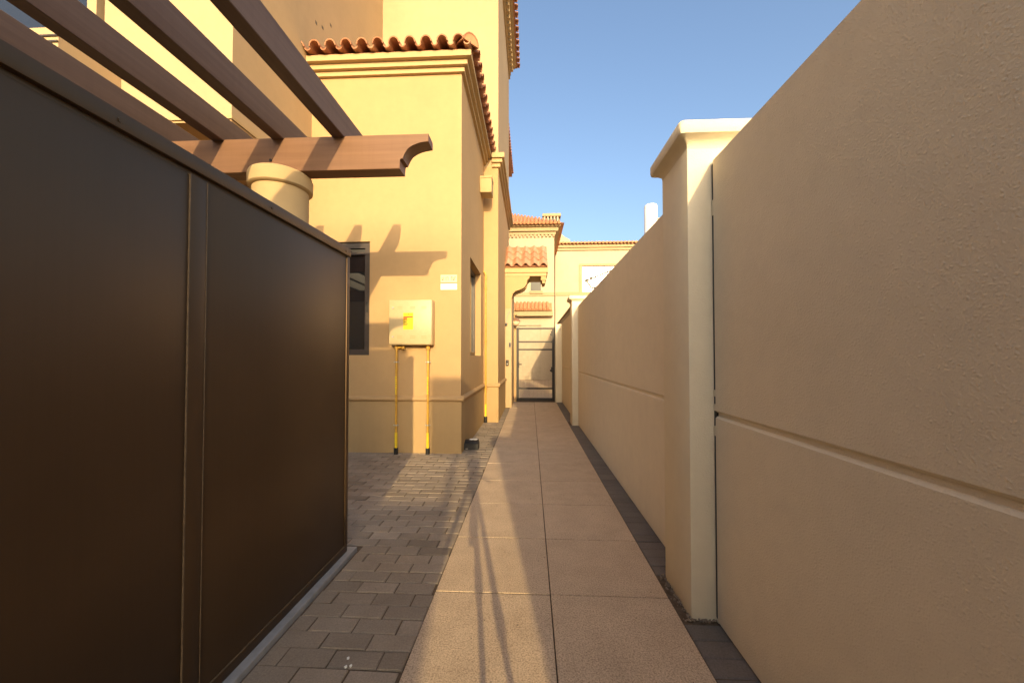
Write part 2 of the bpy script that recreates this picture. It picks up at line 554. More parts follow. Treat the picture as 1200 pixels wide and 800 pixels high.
# ------------------------------------------------------------------ brown metal gate on the left
GX, GEND, GTOP = -1.118, 2.262, 1.868
gt = thing('brown_metal_gate', 'tall dark brown sheet metal gate standing along the block paving', 'gate', (GX - 0.03, 0.6, 0))
G0 = -2.2
box('core', M['brown'], gt, GX - 0.05, GX - 0.006, G0, GEND - 0.004, 0.035, GTOP - 0.01)
box('top_rail', M['brown'], gt, GX - 0.058, GX + 0.010, G0, GEND, GTOP - 0.050, GTOP, bev=0.003)
box('bottom_rail', M['brown'], gt, GX - 0.056, GX + 0.002, G0, GEND, 0.022, 0.062, bev=0.003)
box('end_stile', M['brown'], gt, GX - 0.056, GX + 0.003, GEND - 0.034, GEND + 0.001, 0.062, GTOP - 0.050, bev=0.003)
s0, s1 = at(218, 500, X=GX).y, at(238, 500, X=GX).y
ys = [(s1 + 0.002, GEND - 0.036), (-0.72, s0 - 0.002), (G0, -0.78)]
for a, b in ys:
    box('sheet_panel', M['brown'], gt, GX - 0.02, GX - 0.001, a, b, 0.066, GTOP - 0.066, bev=0.004)
box('joint_strip', M['brown'], gt, GX - 0.02, GX + 0.002, s0 + 0.001, s1 - 0.001, 0.066, GTOP - 0.062, bev=0.003)
box('joint_strip', M['brown'], gt, GX - 0.02, GX + 0.002, -0.777, -0.723, 0.066, GTOP - 0.062, bev=0.003)
M['glint'] = plain('tan_edge_glint', (0.13, 0.09, 0.052), 0.6, 0, 0.3, 0.2, 30)  # tan strips paint the bright glint along the sheet edges
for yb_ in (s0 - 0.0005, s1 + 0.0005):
    box('edge_glint', M['glint'], gt, GX - 0.01, GX + 0.0028, yb_ - 0.0016, yb_ + 0.0016, 0.066, GTOP - 0.064)
box('edge_glint', M['glint'], gt, GX - 0.01, GX + 0.0028, G0, GEND - 0.034, 0.0625, 0.0655)
for yy in (0.95, 1.55, 2.2):
    bm = bmesh.new(); tube(bm, (GX + 0.0095, yy, GTOP - 0.028), (GX + 0.0125, yy, GTOP - 0.028), 0.006)
    obj('rivet', bm, M['brown'], gt)
struct(box('ground_strip', M['kerb'], None, GX - 0.10, -1.079, G0, GEND + 0.055, -0.045, 0.022, bev=0.004))

# ------------------------------------------------------------------ pergola
BY, BT = 2.92, 0.14
pg = thing('pergola', 'brown timber pergola with curved beam end on a round cream column', 'pergola', (-2.0, 2.0, 0))
def beam(y, name):
    k = BY / FPX
    tip = at(502, 156.5, Y=BY)
    zt, xt = tip.z, tip.x
    zb = at(470, 197.5, Y=BY).z
    pts = [(-6.0, zt), (xt, zt), (xt, zt - 9.5 * k)]
    ax, az = xt - 31 * k, zt - 29.5 * k
    # concave quarter curve between tip and step
    n = 10
    for i in range(1, n + 1):
        a = math.pi / 2 * i / n
        pts.append((xt - (xt - ax) * math.sin(a), (zt - 9.5 * k) - ((zt - 9.5 * k) - az) * (1 - math.cos(a))))
    pts += [(ax - 4 * k, az), (ax - 4 * k, zb), (-6.0, zb)]
    bm = bmesh.new()
    prism(bm, pts, 'y', y, y + BT)
    es = [e for e in bm.edges if abs(e.verts[0].co.y - e.verts[1].co.y) < 1e-5]
    bmesh.ops.bevel(bm, geom=es, offset=0.004, segments=1, affect='EDGES')
    return obj(name, bm, M['beam'], pg), zt, zb
b1, BZT, BZB = beam(BY, 'beam')
beam(BY - 3.35, 'beam')
RX = [at(404, 161, Y=BY).x - 0.505 * i for i in range(7)]
RW, RH = 0.10, 0.197
for i, x in enumerate(RX):
    pts = [(-1.1, BZT + 0.10), (-0.95, BZT - 0.012), (3.46, BZT - 0.012), (3.63, BZT + 0.10), (3.63, BZT + RH), (-1.1, BZT + RH)]
    bm = bmesh.new()
    prism(bm, pts, 'x', x - RW, x)
    bmesh.ops.bevel(bm, geom=[e for e in bm.edges if abs(e.verts[0].co.y - e.verts[1].co.y) > 2], offset=0.004, segments=1, affect='EDGES')
    obj('rafter', bm, M['rafter'], pg)
for cy in (BY + BT / 2, BY - 3.35 + BT / 2):
    cxx = at(326, 200, Y=BY + 0.03).x
    bm = bmesh.new()
    lathe(bm, [(0.205, 0.0), (0.205, BZB - 0.12)], cxx, cy, 40)
    colm = obj('column', bm, M['trim'], pg, smooth=True)
    bm = bmesh.new()
    lathe(bm, [(0.2, BZB - 0.135), (0.222, BZB - 0.132), (0.234, BZB - 0.12), (0.236, BZB - 0.035), (0.228, BZB - 0.012), (0.205, BZB + 0.004)], cxx, cy, 40)
    obj('capital', bm, M['trim'], colm, smooth=True)
# a dark bolt on the beam
bm = bmesh.new(); p = at(317.5, 188, Y=BY); tube(bm, (p.x, BY - 0.008, p.z), (p.x, BY + 0.01, p.z), 0.011)
obj('bolt', bm, M['iron'], pg)

# ------------------------------------------------------------------ the house
hs = thing('villa', 'yellow rendered two storey villa with terracotta tile eaves beside the footpath', 'house', (-2.0, 6.0, 0))
HX = -2.83             # side of the projecting upper storey
UY = 6.97              # front of the taller block
UX = -0.60             # its right side
UTOP = 9.35
w_r = at(433, 350, Y=FY).x
WZ0, WZ1 = at(433, 416, Y=FY).z, at(433, 283, Y=FY).z
win_front = (w_r - 0.86, w_r, WZ0, WZ1)
PLZ = 0.685
C1 = at(460, 89.5, Y=FY).z
boxes('front_wall', M['house'], hs, wall_cells('x', FY, 0.22, -4.6, SX - 0.22, PLZ, 4.9, [win_front]))
sw0, sw1 = at(551, 350, X=SX).y, at(563.5, 350, X=SX).y
win_side = (sw0, sw1, WZ0 + 0.0, WZ1 - 0.02)
boxes('side_wall', M['house'], hs, wall_cells('y', SX, 0.22, FY, UY, PLZ, 4.9, [win_side]))
# plinth and its ledge
boxes('plinth', M['plinth'], hs, [(-4.6, SX - 0.22, FY - 0.008, FY + 0.22, -0.03, PLZ), (SX - 0.22, SX + 0.008, FY - 0.008, UY, -0.03, PLZ)])
def ledge(segments):
    bm = bmesh.new()
    for kind, f, a0, a1 in segments:
        pr = [(0, 0.645), (0.022, 0.650), (0.040, 0.668), (0.040, 0.690), (0.012, 0.716), (0, 0.716)]
        if kind == 'x': prism(bm, [(f - d, z) for d, z in pr], 'x', a0, a1)
        else: prism(bm, [(f + d, z) for d, z in pr], 'y', a0, a1)
    return bm
obj('plinth_ledge', ledge([('x', FY, -4.6, SX + 0.04), ('y', SX, FY - 0.0005, UY - 0.041), ('x', UY, SX, UX + 0.04), ('y', UX, UY - 0.0005, 8.9)]), M['house'], hs)
# cornice of the low block: front and right side
def cornice(name, yf, xs, x0, y1, zs, projs, mat):
    bm = bmesh.new()
    for (za, zb_), p in zip(zs, projs):
        bx(bm, x0, xs + p, yf - p, yf, za, zb_)
        bx(bm, xs, xs + p, yf, y1, za, zb_)
    return obj(name, bm, mat, hs)
cornice('cornice', FY, SX, HX, UY, [(C1, C1 + 0.06), (C1 + 0.06, C1 + 0.125), (C1 + 0.125, C1 + 0.195)], [0.04, 0.085, 0.14], M['trim'])
C2 = 4.76
def u_cornice():
    bm = bmesh.new()
    for (za, zb_), p in zip([(C2, C2 + 0.07), (C2 + 0.07, C2 + 0.14), (C2 + 0.14, C2 + 0.23)], [0.04, 0.08, 0.12]):
        bx(bm, SX + 0.16, UX + p, UY - p, UY, za, zb_)
        bx(bm, UX, UX + p, UY, 10.45, za, zb_)
    return obj('cornice', bm, M['trim'], hs)
u_cornice()

# tiles
def tile_mesh(name, r0, r1, ln, up, mat, seg=8, th=0.014):
    bm = bmesh.new()
    rows = []
    for (r, y) in ((r0, 0.0), (r1, ln)):
        for rr in (r, r - th):
            rows.append([bm.verts.new((rr * math.cos(math.pi * i / seg), y, (1 if up else -1) * rr * math.sin(math.pi * i / seg))) for i in range(seg + 1)])
    a, b, c, d = rows
    for i in range(seg):
        bm.faces.new((a[i], a[i + 1], c[i + 1], c[i])); bm.faces.new((b[i], d[i], d[i + 1], b[i + 1]))
        bm.faces.new((a[i], b[i], b[i + 1], a[i + 1])); bm.faces.new((c[i], c[i + 1], d[i + 1], d[i]))
    bm.faces.new((a[0], c[0], d[0], b[0])); bm.faces.new((a[seg], b[seg], d[seg], c[seg]))
    return tomesh(name, bm, mat, smooth=True)
T_CAP = tile_mesh('roof_tile', 0.071, 0.060, 0.42, True, M['tile'])
T_PAN = tile_mesh('pan_tile', 0.044, 0.054, 0.42, False, M['tile'])
roof = bmesh.new()
RZ = C1 + 0.205
prism(roof, [(FY - 0.14, RZ - 0.008), (UY, RZ - 0.008), (UY, RZ + 0.62), (FY - 0.10, RZ + 0.03)], 'x', HX, SX + 0.10)
roof = obj('roof', roof, M['tile'], hs)
PITCH_T = 0.245
n = 11
for i in range(n):
    x = SX + 0.10 - 0.2 * i
    if x < HX + 0.05: break
    for r_ in range(2):
        link('roof_tile', T_CAP, None, roof, (x - 0.1, FY - 0.235 + 0.33 * r_, RZ + 0.035 + 0.33 * r_ * PITCH_T), (math.atan(PITCH_T) + random.uniform(-.03, .03), 0, random.uniform(-.03, .03)))
        link('pan_tile', T_PAN, None, roof, (x, FY - 0.215 + 0.33 * r_, RZ + 0.042 + 0.33 * r_ * PITCH_T), (math.atan(PITCH_T), 0, random.uniform(-.02, .02)))
n = 12
for i in range(n):
    yy = FY + 0.02 + 0.2 * i
    rz = math.pi / 2
    link('roof_tile', T_CAP, None, roof, (SX + 0.215, yy + 0.02, RZ + 0.035), (0, -math.atan(PITCH_T), 0) if False else (math.atan(PITCH_T), 0, rz + random.uniform(-.03, .03)))
    link('pan_tile', T_PAN, None, roof, (SX + 0.195, yy + 0.12, RZ + 0.042), (math.atan(PITCH_T), 0, rz))
rp = bmesh.new(); prism(rp, [(0.108 * math.cos(math.pi * i / 12), 0.108 * math.sin(math.pi * i / 12)) for i in range(13)], 'y', 0.004, 0.03)
link('ridge_plug', tomesh('ridge_plug', rp, M['tile_far']), None, roof, (SX + 0.15, FY - 0.17, RZ + 0.04), (math.atan(0.2), 0, math.pi / 4))
link('ridge_tile', tile_mesh('ridge_tile', 0.115, 0.10, 0.5, True, M['tile']), None, roof, (SX + 0.15, FY - 0.17, RZ + 0.04), (math.atan(0.2), 0, math.pi / 4))

# upper block: front, right side
boxes('upper_front_wall', M['house_up'], hs, [(HX - 0.2, UX - 0.25, UY, UY + 0.25, C2 + 0.02, UTOP)])
boxes('block_front_wall', M['house'], hs, [(SX - 0.3, UX - 0.25, UY, UY + 0.25, PLZ, C2 + 0.02)])
boxes('block_side_wall', M['house'], hs, [(UX - 0.25, UX, UY, 10.45, PLZ, C2 + 0.02)])
boxes('upper_side_wall', M['house_up'], hs, [(UX - 0.25, UX, UY, 10.45, C2 + 0.02, UTOP), (HX - 4, UX - 0.25, 10.2, 10.45, 4, UTOP)])
boxes('plinth', M['plinth'], hs, [(SX, UX + 0.008, UY - 0.008, UY + 0.25, -0.03, PLZ), (UX - 0.25, UX + 0.008, UY + 0.25, 8.95, -0.03, PLZ)])
# eave of the tall block
eb = bmesh.new()
for za, zb_, p in ((UTOP - 0.30, UTOP - 0.2, 0.04), (UTOP - 0.02, UTOP + 0.05, 0.17), (UTOP + 0.05, UTOP + 0.12, 0.20)):
    bx(eb, UX, UX + p, UY - p, 10.45, za, zb_)
    bx(eb, HX + 0.01, UX, UY - p, UY, za, zb_)
ev = obj('eave', eb, M['trim'], hs)
dm = bmesh.new(); bx(dm, 0, 0.07, 0, 0.08, 0, 0.179)
dm = tomesh('dentil', dm, M['trim'])
yy = UY - 0.1
while yy < 10.35:
    link('dentil', dm, None, ev, (UX + 0.06, yy, UTOP - 0.1995)); yy += 0.16
box('eave_core', M['trim'], ev, UX, UX + 0.06, UY - 0.06, 10.44, UTOP - 0.2, UTOP - 0.02)
ur = bmesh.new()
prism(ur, [(UX + 0.24, UTOP + 0.121), (UX + 0.24, UTOP + 0.17), (-4.0, UTOP + 1.3), (-4.0, UTOP + 0.121)], 'y', UY - 0.24, 10.6)
ur = obj('upper_roof', ur, M['tile'], hs)
yy = UY - 0.2
while yy < 10.6:
    link('roof_tile', T_CAP, None, ur, (UX + 0.30, yy, UTOP + 0.16), (math.atan(PITCH_T), 0, math.pi / 2)); yy += 0.2
# farther wing
boxes('rear_wing_wall', M['house_up'], hs, [(-4.5, -1.0, 12.6, 16.5, 0, 9.2), (-4.5, UX - 0.25, 10.46, 12.6, 0, 4.2)])
rw = bmesh.new()
prism(rw, [(-0.80, 9.2), (-0.80, 9.32), (-4.2, 10.1), (-4.5, 9.2)], 'y', 12.4, 16.5)
rw = obj('rear_wing_roof', rw, M['tile'], hs)
yy = 12.5
while yy < 16.4:
    link('roof_tile', T_CAP, None, rw, (-0.74, yy, 9.27), (math.atan(PITCH_T), 0, math.pi / 2)); yy += 0.2

# projecting upper storey on the left
BYF = at(272, 100, X=HX).y
BZ0 = at(262, 140, Y=BYF).z
wxA, wxB = at(113, 10, Y=BYF).x, at(123, 10, Y=BYF).x
win_up = (at(60, 10, Y=BYF).x, at(102, 10, Y=BYF).x, 4.1, 6.3)
boxes('bay_front_wall', M['house_up'], hs, wall_cells('x', BYF, 0.25, -9.0, HX - 0.25, BZ0, UTOP, [(win_up[0] - 1.0, win_up[1], 4.02, 6.3), (wxA, wxB, 4.02, 6.3)]))
boxes('bay_side_wall', M['house_up'], hs, [(HX - 0.25, HX, BYF, UY, BZ0, UTOP)])
boxes('bay_soffit', M['house'], hs, [(-9.0, HX - 0.002, BYF + 0.002, FY - 0.002, BZ0 - 0.02, BZ0 + 0.05)])
bm = bmesh.new()
bx(bm, -9.0, HX + 0.012, BYF - 0.012, BYF + 0.0, BZ0, BZ0 + 0.03); bx(bm, HX, HX + 0.012, BYF, FY, BZ0, BZ0 + 0.03)
obj('drip_edge', bm, M['trim'], hs)
boxes('left_wall', M['house'], hs, [(-9.0, -4.6, FY, FY + 0.25, 0, 4.9)])
bx_x = at(142, 105, Y=BYF).x
bal_y = at(68, 60, X=bx_x).y
bal_z = at(40, 33, Y=bal_y).z
bb = boxes('balcony_parapet', M['house_up'], hs, [(-9.0, bx_x, bal_y, BYF - 0.001, BZ0 + 0.04, bal_z)])
bm = bmesh.new()
for dz in (0.07, 0.12, 0.25):
    bx(bm, -9.0, bx_x + 0.002, bal_y - 0.012, bal_y, bal_z - dz - 0.012, bal_z - dz)
obj('parapet_line', bm, M['alu'], bb)
def window(name, axis, f, a0, a1, z0, z1, rec, fw=0.055, mull=(), parent=hs, glass='glass', out=0.0):
    """aluminium window set back by rec from the face"""
    def B(bm, p, q, d0, d1, r, s):
        if axis == 'x': bx(bm, p, q, f + d0, f + d1, r, s)
        else: bx(bm, f - d1, f - d0, p, q, r, s)
    bm = bmesh.new()
    B(bm, a0, a0 + fw, rec, rec + 0.07, z0, z1); B(bm, a1 - fw, a1, rec, rec + 0.07, z0, z1)
    B(bm, a0 + fw, a1 - fw, rec, rec + 0.07, z0, z0 + fw); B(bm, a0 + fw, a1 - fw, rec, rec + 0.07, z1 - fw, z1)
    for mpos in mull: B(bm, mpos - fw / 2, mpos + fw / 2, rec + 0.004, rec + 0.066, z0 + fw, z1 - fw)
    w = obj(name, bm, M['alu'], parent)
    bm = bmesh.new(); B(bm, a0 + fw * 0.5, a1 - fw * 0.5, rec + 0.03, rec + 0.042, z0 + fw * 0.5, z1 - fw * 0.5)
    obj('pane', bm, M[glass], w)
    return w
w = window('window', 'x', FY, *win_front, 0.03, 0.075, mull=(win_front[0] + 0.43,))
box('head_rail', M['alu'], w, win_front[0], win_front[1], FY + 0.022, FY + 0.09, WZ1 - 0.16, WZ1 - 0.13)
box('window_latch', M['black'], w, win_front[1] - 0.052, win_front[1] - 0.03, FY + 0.018, FY + 0.03, WZ0 + 0.55, WZ0 + 0.68)
w = window('window', 'y', SX, *win_side, 0.10, 0.06, mull=((sw0 + sw1) / 2,))
window('upper_window', 'x', BYF, win_up[0] - 1.0, win_up[1], 4.02, 6.3, 0.09, 0.05, mull=(win_up[0],))
window('upper_window', 'x', BYF, wxA, wxB, 4.02, 6.3, 0.09, 0.02)
# black sheets stand in for the unlit rooms behind the openings
boxes('interior_dark', M['black'], hs, [(-4.5, SX - 0.24, FY + 0.75, FY + 0.77, 0, 4.5), (SX - 1.2, SX - 1.18, FY + 0.3, UY, 0, 4.5), (-8.9, HX - 0.3, BYF + 0.8, BYF + 0.82, BZ0, 7)])

for a, b in ((370.5, 27), (378, 32.5), (387.5, 30)):
    q = at(a, b, X=HX)
    box('fixing_hole', M['alu'], hs, HX - 0.01, HX + 0.002, q.y - 0.02, q.y + 0.02, q.z - 0.02, q.z + 0.02)
# rainwater scupper on the side wall
sc_ = thing('scupper_box', 'small cream rainwater outlet box high on the villa side wall', 'outlet', (SX, 6.5, 3.9))
pz0, pz1 = at(570, 225, Y=6.45).z, at(570, 206.5, Y=6.45).z
box('body', M['trim'], sc_, SX - 0.01, at(576, 215, Y=6.45).x, 6.45, 6.72, pz0, pz1, bev=0.005)
box('lip', M['trim'], sc_, SX - 0.01, at(576.6, 215, Y=6.45).x, 6.44, 6.73, pz1 - 0.03, pz1 + 0.005)

# ------------------------------------------------------------------ gas meter box and pipes
gb = thing('meter_box', 'cream wall mounted meter cabinet with a yellow warning label', 'cabinet', (-1.4, FY - 0.08, 1.3))
f0 = FY - 0.15
p0, p1 = at(455.5, 404, Y=f0), at(506, 351, Y=f0)
bz0, bz1, bx0, bx1 = p0.z, p1.z, p0.x, p1.x
box('body', M['gasbox'], gb, bx0, bx1, f0 + 0.008, FY + 0.002, bz0, bz1, bev=0.005)
box('door', M['gasbox'], gb, bx0 + 0.006, bx1 - 0.006, f0 - 0.004, f0 + 0.0075, bz0 + 0.008, bz1 - 0.008, bev=0.003)
W_, H_ = bx1 - bx0, bz1 - bz0
lb = box('warning_label', M['label_y'], gb, bx0 + W_ * 0.34, bx0 + W_ * 0.57, f0 - 0.0065, f0 - 0.0045, bz0 + H_ * 0.34, bz0 + H_ * 0.71)
lx0, lx1, lz0, lz1 = bx0 + W_ * 0.34, bx0 + W_ * 0.57, bz0 + H_ * 0.34, bz0 + H_ * 0.71
LH, LW = lz1 - lz0, lx1 - lx0
bm = bmesh.new()
bx(bm, lx0 + 0.03 * LW, lx1 - 0.03 * LW, f0 - 0.0085, f0 - 0.0066, lz1 - 0.30 * LH, lz1 - 0.20 * LH)
bx(bm, lx0 + 0.03 * LW, lx0 + 0.40 * LW, f0 - 0.0085, f0 - 0.0066, lz1 - 0.40 * LH, lz1 - 0.31 * LH)
obj('red_lettering', bm, M['label_r'], lb)
bm = bmesh.new()
for k, (a, b) in enumerate(((0.05, 0.42), (0.05, 0.36), (0.05, 0.5), (0.05, 0.33))):
    z = lz1 - (0.48 + 0.1 * k) * LH
    xx = lx0 + a * LW
    while xx < lx0 + b * LW:
        wv = random.uniform(0.006, 0.014); bx(bm, xx, xx + wv, f0 - 0.0085, f0 - 0.0066, z, z + 0.012); xx += wv + 0.004
bx(bm, lx0 + 0.45 * LW, lx0 + 0.58 * LW, f0 - 0.0085, f0 - 0.0066, lz1 - 0.13 * LH, lz1 - 0.07 * LH)
obj('small_lettering', bm, M['print'], lb)['kind'] = 'stuff'
for zz in (bz0 + 0.18 * H_, bz0 + 0.82 * H_):
    bm = bmesh.new(); tube(bm, (bx0 + 0.1 * W_, f0 - 0.012, zz), (bx0 + 0.1 * W_, f0 - 0.003, zz), 0.012)
    obj('lock', bm, M['steel'], gb)
for xx in (0.2, 0.5, 0.76):
    for zz in (0.15, 0.8):
        bm = bmesh.new()
        for k in range(2): bx(bm, bx0 + xx * W_, bx0 + (xx + 0.12) * W_, f0 - 0.006, f0 - 0.0035, bz0 + zz * H_ + 0.02 * k, bz0 + zz * H_ + 0.02 * k + 0.007)
        obj('vent_slot', bm, M['trim'], gb)

def gas_pipe(px_, label, junction):
    x = at(px_, 470, Y=FY - 0.05).x
    t = thing('gas_pipe', label, 'pipe', (x, FY - 0.05, 0), 'gas pipes below the meter cabinet')
    y = FY - 0.055
    def seg(name, z0, z1, r, mat):
        bm = bmesh.new(); tube(bm, (x, y, z0), (x, y, z1), r, n=14); return obj(name, bm, mat, t, smooth=True)
    seg('pipe', 0.02, bz0 + 0.004, 0.0145, M['pipe'])
    seg('yellow_sleeve', 0.055, 0.265, 0.0175, M['pipe_y'])
    seg('rubber_boot', -0.006, 0.075, 0.026, M['black'])
    seg('union', bz0 - 0.05, bz0 - 0.012, 0.024, M['pipe'])
    if junction:
        bm = bmesh.new(); tube(bm, (x + 0.012, y, bz0 - 0.03), (x + 0.10, y, bz0 - 0.03), 0.016)
        tube(bm, (x + 0.085, y, bz0 - 0.05), (x + 0.085, y, bz0 - 0.008), 0.02)
        obj('valve', bm, M['pipe'], t, smooth=True)
    for zz in (at(px_, 424, Y=FY).z, at(px_, 497, Y=FY).z):
        bm = bmesh.new()
        tube(bm, (x, y, zz - 0.008), (x, y, zz + 0.008), 0.0205)
        bx(bm, x - 0.034, x + 0.034, y - 0.004, y + 0.006, zz - 0.006, zz + 0.006)
        bx(bm, x - 0.006, x + 0.006, y, FY - 0.003 if zz > 0.7 else FY - 0.009, zz - 0.006, zz + 0.006)
        obj('clamp', bm, M['steel'], t)
    bm = bmesh.new()
    z = at(px_, 461, Y=FY).z
    while z < at(px_, 442, Y=FY).z:
        h = random.uniform(0.012, 0.022)
        bx(bm, x - 0.009, x + 0.009, y - 0.0185, y - 0.0125, z, z + h); z += h + 0.009
    obj('tape_lettering', bm, M['pipe_y'], t)
gas_pipe(464.5, 'ochre gas pipe with a side valve at its top under the meter cabinet', True)
gas_pipe(501.5, 'plain ochre gas pipe without a valve under the meter cabinet', False)

# long thin pipe in the corner
gx = at(569.3, 400, Y=UY - 0.04).x
t = thing('corner_pipe', 'tall thin yellow gas pipe in the corner of the villa wall', 'pipe', (gx, UY - 0.05, 0))
pt = at(569, 322, Y=UY - 0.05).z
bm = bmesh.new()
path_tube(bm, [(gx, UY - 0.055, 0.05), (gx, UY - 0.055, pt), (gx - 0.02, UY - 0.055, pt + 0.05), (gx - 0.09, UY - 0.055, pt + 0.07)], 0.017)
obj('pipe', bm, M['pipe'], t, smooth=True)
bm = bmesh.new(); tube(bm, (gx, UY - 0.055, 0.05), (gx, UY - 0.055, 0.34), 0.0195); obj('yellow_sleeve', bm, M['pipe_y'], t, smooth=True)
bm = bmesh.new(); tube(bm, (gx, UY - 0.055, -0.005), (gx, UY - 0.055, 0.11), 0.030); obj('rubber_boot', bm, M['black'], t, smooth=True)
for zz in (0.62, 1.5, pt - 0.25, pt - 0.06):
    bm = bmesh.new(); tube(bm, (gx, UY - 0.055, zz - 0.012), (gx, UY - 0.055, zz + 0.012), 0.026)
    bx(bm, gx - 0.006, gx + 0.006, UY - 0.05, UY - 0.005, zz - 0.006, zz + 0.006); obj('clamp', bm, M['pipe'], t)

# ------------------------------------------------------------------ plates on the facade
def plate(name, label, x0, y0, x1, y1, mat, lines, pm, cat='sign'):
    a, b = at(x0, y1, Y=FY), at(x1, y0, Y=FY)
    t = thing(name, label, cat, ((a.x + b.x) / 2, FY, a.z))
    box('panel', mat, t, a.x, b.x, FY - 0.006, FY + 0.001, a.z, b.z)
    w, h = b.x - a.x, b.z - a.z
    bm = bmesh.new()
    for (u0, u1, v, hh, strokes) in lines:
        step = (u1 - u0) / strokes
        for k in range(strokes):
            ux = a.x + w * (u0 + step * k); vz = a.z + h * v
            sw = step * w
            kind = random.randrange(4)
            bx(bm, ux + 0.08 * sw, ux + 0.30 * sw, FY - 0.0085, FY - 0.0058, vz, vz + h * hh)
            if kind != 0: bx(bm, ux + 0.31 * sw, ux + 0.75 * sw, FY - 0.0085, FY - 0.0058, vz + (h * hh * 0.75 if kind % 2 else 0), vz + h * hh * (1.0 if kind % 2 else 0.25))
            if kind > 1: bx(bm, ux + 0.62 * sw, ux + 0.78 * sw, FY - 0.0085, FY - 0.0058, vz + h * hh * 0.26, vz + h * hh * 0.74)
    obj('lettering', bm, pm, t)
plate('name_plate', 'small pinkish plate with brown lettering above a blank white plate', 516.5, 322, 535.5, 331, M['plate'], [(0.07, 0.55, 0.25, 0.5, 5), (0.64, 0.95, 0.25, 0.5, 3)], M['print_red'])
plate('number_plate', 'small white plate with faint print under the lettered plate', 516.5, 332.5, 535.5, 339.5, M['white'], [(0.2, 0.36, 0.6, 0.18, 3), (0.68, 0.8, 0.45, 0.12, 2)], M['kerb'])

# ------------------------------------------------------------------ rodent bait box on the ground
c0, c1 = at(543.5, 527, Z=0.0), at(560, 527, Z=0.0)
bt = thing('bait_box', 'small black plastic bait box at the corner of the villa', 'box', ((c0.x + c1.x) / 2, c0.y + 0.05, 0))
bm = bmesh.new()
zt = 0.078
prism(bm, [(c0.y, 0.0), (c0.y + 0.006, zt), (c0.y + 0.02, zt + 0.004), (c0.y + 0.15, zt + 0.004), (c0.y + 0.16, 0.0)], 'x', c0.x, c1.x)
obj('body', bm, M['black'], bt)
bm = bmesh.new()
prism(bm, [(c0.y + 0.012, zt + 0.004), (c0.y + 0.03, zt + 0.022), (c0.y + 0.08, zt + 0.040), (c0.y + 0.14, zt + 0.034), (c0.y + 0.155, zt + 0.004)], 'x', c0.x + 0.006, c1.x - 0.006)
obj('lid', bm, M['black'], bt)
box('hole', M['steel'], bt, c0.x + 0.02, c0.x + 0.05, c0.y - 0.001, c0.y + 0.004, 0.012, 0.02)
box('white_patch', M['white'], bt, c0.x + 0.06, c1.x - 0.02, c0.y + 0.075, c0.y + 0.13, zt + 0.034, zt + 0.043)  # flat white patch on top of the lid

# ------------------------------------------------------------------ far end: porch canopy, gate
PY = 8.95
po = thing('porch', 'small tiled porch canopy with scrolled bracket above the end of the path', 'porch', (-0.3, PY + 0.5, 0))
pxr = at(599.5, 430, Y=PY).x
boxes('side_wall', M['house_up'], po, [(UX, pxr, PY, 10.3, 0.0, 2.85)])
cx0, cx1 = at(590, 320, Y=PY - 0.05).x, at(642, 320, Y=PY - 0.05).x
cz = at(620, 313, Y=PY - 0.05).z
fz = at(620, 323, Y=PY - 0.05).z
ctop = at(620, 289, Y=PY + 0.6).z
boxes('fascia', M['trim'], po, [(cx0, cx1, PY - 0.05, PY + 0.75, fz + 0.08, cz), (cx0, cx1 - 0.03, PY - 0.02, PY + 0.74, fz, fz + 0.08)])
# scrolled bracket profile (photo pixels at its own distance)
# brackets as seen in the photo: scroll from (620,325) down to (600,352)
br = [(592, 322), (620.5, 322), (620.5, 325), (618, 327), (617, 332), (614, 336), (609, 338.5), (604, 340), (601, 343), (600, 347), (599, 350), (599, 360), (592, 360)]
bz = [(at(a, b + 1, Y=PY).x, at(a, b + 1, Y=PY).z) for a, b in br]
for yb in (PY - 0.01, PY + 0.40):
    bm = bmesh.new(); prism(bm, bz, 'y', yb, yb + 0.11); obj('bracket', bm, M['house'], po)
bm = bmesh.new(); bx(bm, cx1 - 0.16, cx1 - 0.04, PY, PY + 0.5, fz - 0.10, fz); bx(bm, cx1 - 0.13, cx1 - 0.06, PY + 0.02, PY + 0.48, fz - 0.17, fz - 0.10)
obj('end_block', bm, M['house'], po)
PDp = 0.72
bm = bmesh.new()
prism(bm, [(PY - 0.10, cz), (PY + PDp - 0.10, ctop - 0.06), (PY + PDp, ctop - 0.06), (PY + PDp, cz)], 'x', cx0, cx1 - 0.01)
pr_ = obj('canopy_roof', bm, M['tile'], po)
rise = ctop - 0.06 - cz
sl, slen = math.atan2(rise, PDp), math.hypot(rise, PDp)
def s_tile(w, ln, amp, th=0.014, n=10):
    bm = bmesh.new()
    T, Bt = [], []
    for yy, dz in ((0.0, 0.012), (ln, -0.012)):
        T.append([bm.verts.new((w * (i / n - 0.5), yy, dz + amp * math.cos(2 * math.pi * (i / n - 0.5)))) for i in range(n + 1)])
        Bt.append([bm.verts.new((w * (i / n - 0.5), yy, dz - th + amp * math.cos(2 * math.pi * (i / n - 0.5)))) for i in range(n + 1)])
    for i in range(n):
        bm.faces.new((T[0][i], T[0][i + 1], T[1][i + 1], T[1][i])); bm.faces.new((Bt[0][i], Bt[1][i], Bt[1][i + 1], Bt[0][i + 1]))
        bm.faces.new((T[0][i], Bt[0][i], Bt[0][i + 1], T[0][i + 1])); bm.faces.new((T[1][i], T[1][i + 1], Bt[1][i + 1], Bt[1][i]))
    for k in (0, n): bm.faces.new((T[0][k], T[1][k], Bt[1][k], Bt[0][k]))
    return tomesh('roof_tile', bm, M['tile_pink'], smooth=True)
nx = 5
pw = (cx1 - cx0) / nx
ST = s_tile(pw * 1.01, slen / 3 + 0.05, 0.042)
